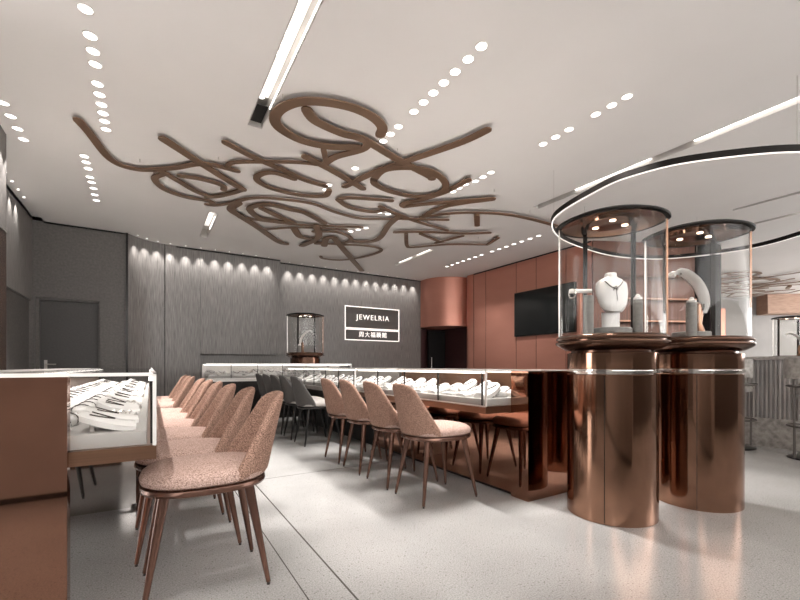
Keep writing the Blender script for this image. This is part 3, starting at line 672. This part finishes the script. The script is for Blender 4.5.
# bust
def bust(x, y, z, rz, label):
    t = thing('necklace_bust', label, 'display bust', (x, y, z), rz)
    # front is local -y
    prof = [(.0, .056, .030, 0), (.10, .058, .030, 0), (.102, .035, .025, 0), (.102, .052, .030, -.035), (.12, .070, .036, -.036), (.16, .089, .042, -.028), (.225, .102, .045, -.015), (.29, .098, .043, -.006), (.315, .070, .037, 0), (.328, .042, .033, 0), (.338, .034, .031, 0), (.352, .036, .032, 0), (.358, .030, .028, 0)]
    bm = bmesh.new(); rings = []
    for zz, rx, ry, oy in prof: rings.append([bm.verts.new((rx*sup(q, 2.2)[0], oy+ry*sup(q, 2.2)[1], zz)) for q in [2*PI*k/32 for k in range(32)]])
    for p, q in zip(rings, rings[1:]):
        for k in range(32): bm.faces.new((p[k], p[(k+1) % 32], q[(k+1) % 32], q[k]))
    bm.faces.new(rings[0][::-1]); bm.faces.new(rings[-1]); obj('bust_form', bm, 'white', t, 50)
    def fy(u, zz):
        for a, b in zip(prof, prof[1:]):
            if a[0] <= zz <= b[0]:
                f = (zz-a[0])/max(1e-6, b[0]-a[0]); rx = a[1]+(b[1]-a[1])*f; ry = a[2]+(b[2]-a[2])*f; oy = a[3]+(b[3]-a[3])*f
                return oy-ry*max(0, 1-abs(u/rx)**2.2)**(1/2.2)-.003
        return -.05
    pts = [(u*.058, fy(u*.058, .30-.05*(1-abs(u)**1.8)), .30-.05*(1-abs(u)**1.8)) for u in [k/7-1 for k in range(15)]]
    bm = tube(bmesh.new(), pts, .0028, 6); tube(bm, [(.006, fy(.006, zz), zz) for zz in (.25, .23, .20, .17)], .002, 6)
    for k in range(8):
        c = Vector((.012*math.cos(k), fy(.0, .25)-.001, .25+.012*math.sin(k*1.7))); bmesh.ops.create_icosphere(bm, subdivisions=1, radius=.005, matrix=Matrix.Translation(c))
    obj('necklace', bm, 'gold', t)
    return t
yaw_face = math.radians(-31.5)
bA = bust(2.56, 1.55, ZB+.05, yaw_face, 'white necklace bust with pendant on grey podium in the left vitrine')
# cylinders
def cyl(x, y, r, h, label, topping=True):
    t = thing('display_cylinder', label, 'display stand', (x, y, ZB), 0, 'grey display cylinders')
    bm = bmesh.new(); lathe(bm, [(0, 0), (r, 0), (r, h-.003), (r-.003, h), (0, h)], 32); obj('column', bm, 'grey_velvet', t)
    if topping:
        bm = bmesh.new(); lathe(bm, [(0, h), (r*.85, h), (r*.9, h+.012), (r*.5, h+.02), (r*.35, h+.035), (0, h+.038)], 20); obj('pad', bm, 'white', t)
    return t
cyl(2.40, 1.60, .030, .255, 'grey cylinder stand left of the white bust', False)
cyl(2.735, 1.47, .030, .24, 'grey cylinder stand with white pad right of the white bust')
cyl(3.14, 1.33, .032, .235, 'grey cylinder stand with pad in front of the curved necklace form')
# branch stand (white jewellery hand rest left of bust)
t = thing('bracelet_stand', 'slim white bracelet bar left of the bust in the left vitrine', 'display stand', (2.46, 1.70, ZB))
bm = bmesh.new(); lathe(bm, [(0, 0), (.03, 0), (.03, .006), (.006, .012), (.006, .30), (0, .30)], 16); obj('stem', bm, 'redmetal', t)
obj('bar', tube(bmesh.new(), [(-.06, .04, .305), (.06, -.04, .305)], .014, 12), 'white', t)
bm = bmesh.new()
obj('bracelet', tube(bm, [(-.045+.0*q, .03+.026*math.cos(q), .29+.03*math.sin(q)) for q in [2*PI*k/20 for k in range(20)]], .004, 6, True), 'pearl', t)
# curved necklace form
def neckform(x, y, z, rz, label, s=1.):
    t = thing('curved_necklace_form', label, 'display bust', (x, y, z), rz)
    C0 = [(-.13, .40), (-.11, .425), (-.07, .425), (-.02, .395), (.03, .345), (.065, .285), (.085, .22), (.085, .17), (.075, .14)]
    C0 = catmull([(a, 0, b) for a, b in C0], 4); bm = bmesh.new(); rings = []; m = len(C0)
    for i, p in enumerate(C0):
        tg = (C0[min(i+1, m-1)]-C0[max(i-1, 0)]).normalized(); n = Vector((tg.z, 0, -tg.x)); u = i/(m-1); w = .032+.028*math.sin(PI*min(1, u*1.1))**.8; h = .012
        rings.append([bm.verts.new(s*(p+Vector((0, 1, 0))*w*math.cos(q)+n*(h*math.sin(q)-.02*math.cos(q)**2))) for q in [2*PI*k/16 for k in range(16)]])
    for p, q in zip(rings, rings[1:]):
        for k in range(16): bm.faces.new((p[k], p[(k+1) % 16], q[(k+1) % 16], q[k]))
    bm.faces.new(rings[0][::-1]); bm.faces.new(rings[-1]); obj('form', bm, 'white', t, 60)
    bm = bmesh.new(); lathe(bm, [(0, 0), (.042*s, 0), (.04*s, .01), (.022*s, .06*s), (.03*s, .13*s), (.02*s, .20*s), (0, .22*s)], 24, c=(.055*s, 0)); obj('stand', bm, 'bronze_satin', t)
    bm = bmesh.new()
    for i in range(6, m-2):
        for sg2 in (-1, 1):
            p = C0[i]; tg = (C0[min(i+1, m-1)]-C0[i-1]).normalized(); n = Vector((tg.z, 0, -tg.x)); n = n if n.z > 0 or n.x > 0 else -n
            bmesh.ops.create_icosphere(bm, subdivisions=1, radius=.0065*s, matrix=Matrix.Translation(s*(p+n*.014+Vector((0, sg2*.03, 0)))))
    nk = obj('necklace', bm, 'gold', t)
    return t
nB = neckform(3.34, 1.42, ZB+.05, math.radians(-31.5), 'white curved necklace form on bronze stand in the right vitrine')
nB2 = dup(nB, (2.62, 7.86, 1.21), math.radians(-31.5+180), 'white curved necklace form in the small vitrine on the rear counter')
nC = dup(nB, (10.62, 2.72, ZB), math.radians(-60), 'white curved necklace form in the distant vitrine at right')
for ch in (nB2, nC): pass
o = cyl(2.48, 7.80, .035, .14, 'dark cylinder stand in the small rear vitrine'); o.location = (2.48, 7.80, 1.207)
t = thing('ring_stand', 'small clear ring stand at the front of the right vitrine', 'display stand', (2.80, 1.36, ZB))
bm = bmesh.new(); lathe(bm, [(0, 0), (.016, 0), (.016, .01), (.006, .016), (.006, .06), (0, .06)], 16); obj('stem', bm, 'pearl', t)
obj('ring', tube(bmesh.new(), [(.014*math.cos(q), 0, .078+.014*math.sin(q)) for q in [2*PI*k/16 for k in range(16)]], .0035, 6, True), 'pearl', t)
# ------------------------------------------------------------------ bar counter at right
bc = thing('bar_counter', 'grey fluted bar counter with stone top at the right edge', 'bar counter', (6.2, 0, 0))
obj('countertop', B(-.06, .7, -1.4, 2.32, 1.02, 1.06, bev=.004), 'stone', bc)
bm = bmesh.new(); n = 92
pts = []
for k in range(n):
    y = -1.38+3.68*k/n; w = 3.68/n
    pts += [(0.0, y), (-.022, y+w*.2), (-.022, y+w*.6), (0.0, y+w*.9)]
pts += [(0.0, 2.3), (.62, 2.3), (.62, -1.38)]
prism(pts, .34, 1.02, bm); obj('fluted_front', bm, 'flute', bc, 20)
obj('plinth', B(-.03, .65, -1.38, 2.3, 0, .34, bev=.004), 'stone', bc)
def stool():
    t = thing('bar_stool', 'x', 'bar stool'); r = .225
    circ = lambda z, rr, n=32: [(rr*math.cos(2*PI*k/n), rr*math.sin(2*PI*k/n), z) for k in range(n)]
    bm = bmesh.new(); lathe(bm, [(0, .0), (r, .0), (r, .012), (r-.03, .02), (0, .02)], 40); obj('base_plate', bm, 'black_metal', t)
    bm = bmesh.new(); lathe(bm, [(0, .66), (r*.86, .66), (r*.9, .69), (r*.88, .735), (r*.8, .75), (0, .755)], 36); obj('seat', bm, 'stone', t)
    obj('arm_ring', tube(bmesh.new(), circ(.74, r), .012, 8, True), 'stool_metal', t)
    obj('foot_ring', tube(bmesh.new(), circ(.33, r), .009, 8, True), 'stool_metal', t)
    for q in (35, 145, 215, 325):
        x, y = r*math.cos(math.radians(q)), r*math.sin(math.radians(q))
        obj('leg', tube(bmesh.new(), [(x*.97, y*.97, .015), (x, y, .84 if q in (145, 215) else .74)], .011, 8), 'stool_metal', t)
    bm = bmesh.new(); V = []
    for k in range(17):
        q = math.radians(110+140*k/16)
        V.append([bm.verts.new((rr*math.cos(q), rr*math.sin(q), z)) for rr, z in ((r+.02, .82), (r+.02, 1.03), (r-.03, 1.03), (r-.03, .82))])
    for p, q in zip(V, V[1:]):
        for k in range(4): bm.faces.new((p[k], p[(k+1) % 4], q[(k+1) % 4], q[k]))
    bm.faces.new(V[0]); bm.faces.new(V[-1][::-1]); obj('backrest', bm, 'stone', t, 40)
    return t
s1 = stool(); s1.location = (5.78, 1.32, 0); tag(s1, 'bar stool with tweed wrap back and metal frame at the right edge', 'bar stool', 'bar stools at the fluted counter')
s2 = dup(s1, (5.84, 2.06, 0), 0, 'bar stool mostly hidden behind the right copper pedestal')
# ------------------------------------------------------------------ general light
def area(name, loc, size, energy, rot=(0, 0, 0), col=(1, .94, .88)):
    l = bpy.data.lights.new(name, 'AREA'); l.shape = 'RECTANGLE'; l.size, l.size_y = size; l.energy = energy; l.color = col
    o = bpy.data.objects.new(name, l); C.objects.link(o); o.location = loc; o.rotation_euler = rot; return o
w = bpy.data.worlds.new('World'); bpy.context.scene.world = w; w.use_nodes = True
w.node_tree.nodes['Background'].inputs[0].default_value = (1., .972, .95, 1); w.node_tree.nodes['Background'].inputs[1].default_value = 3.8
# ------------------------------------------------------------------ camera
cam = bpy.data.cameras.new('camera'); co = bpy.data.objects.new('camera', cam); C.objects.link(co)
cam.lens = 18.36; cam.sensor_width = 36; cam.shift_y = .0825; cam.clip_start = .02
co.location = (0, 0, .95); co.rotation_euler = (PI/2, 0, math.radians(-31.5))
sc = bpy.context.scene; sc.camera = co
sc.view_settings.view_transform = 'Standard'; sc.view_settings.look = 'None'; sc.view_settings.gamma = 1; sc.view_settings.exposure = 1.2
sc.view_settings.use_curve_mapping = False
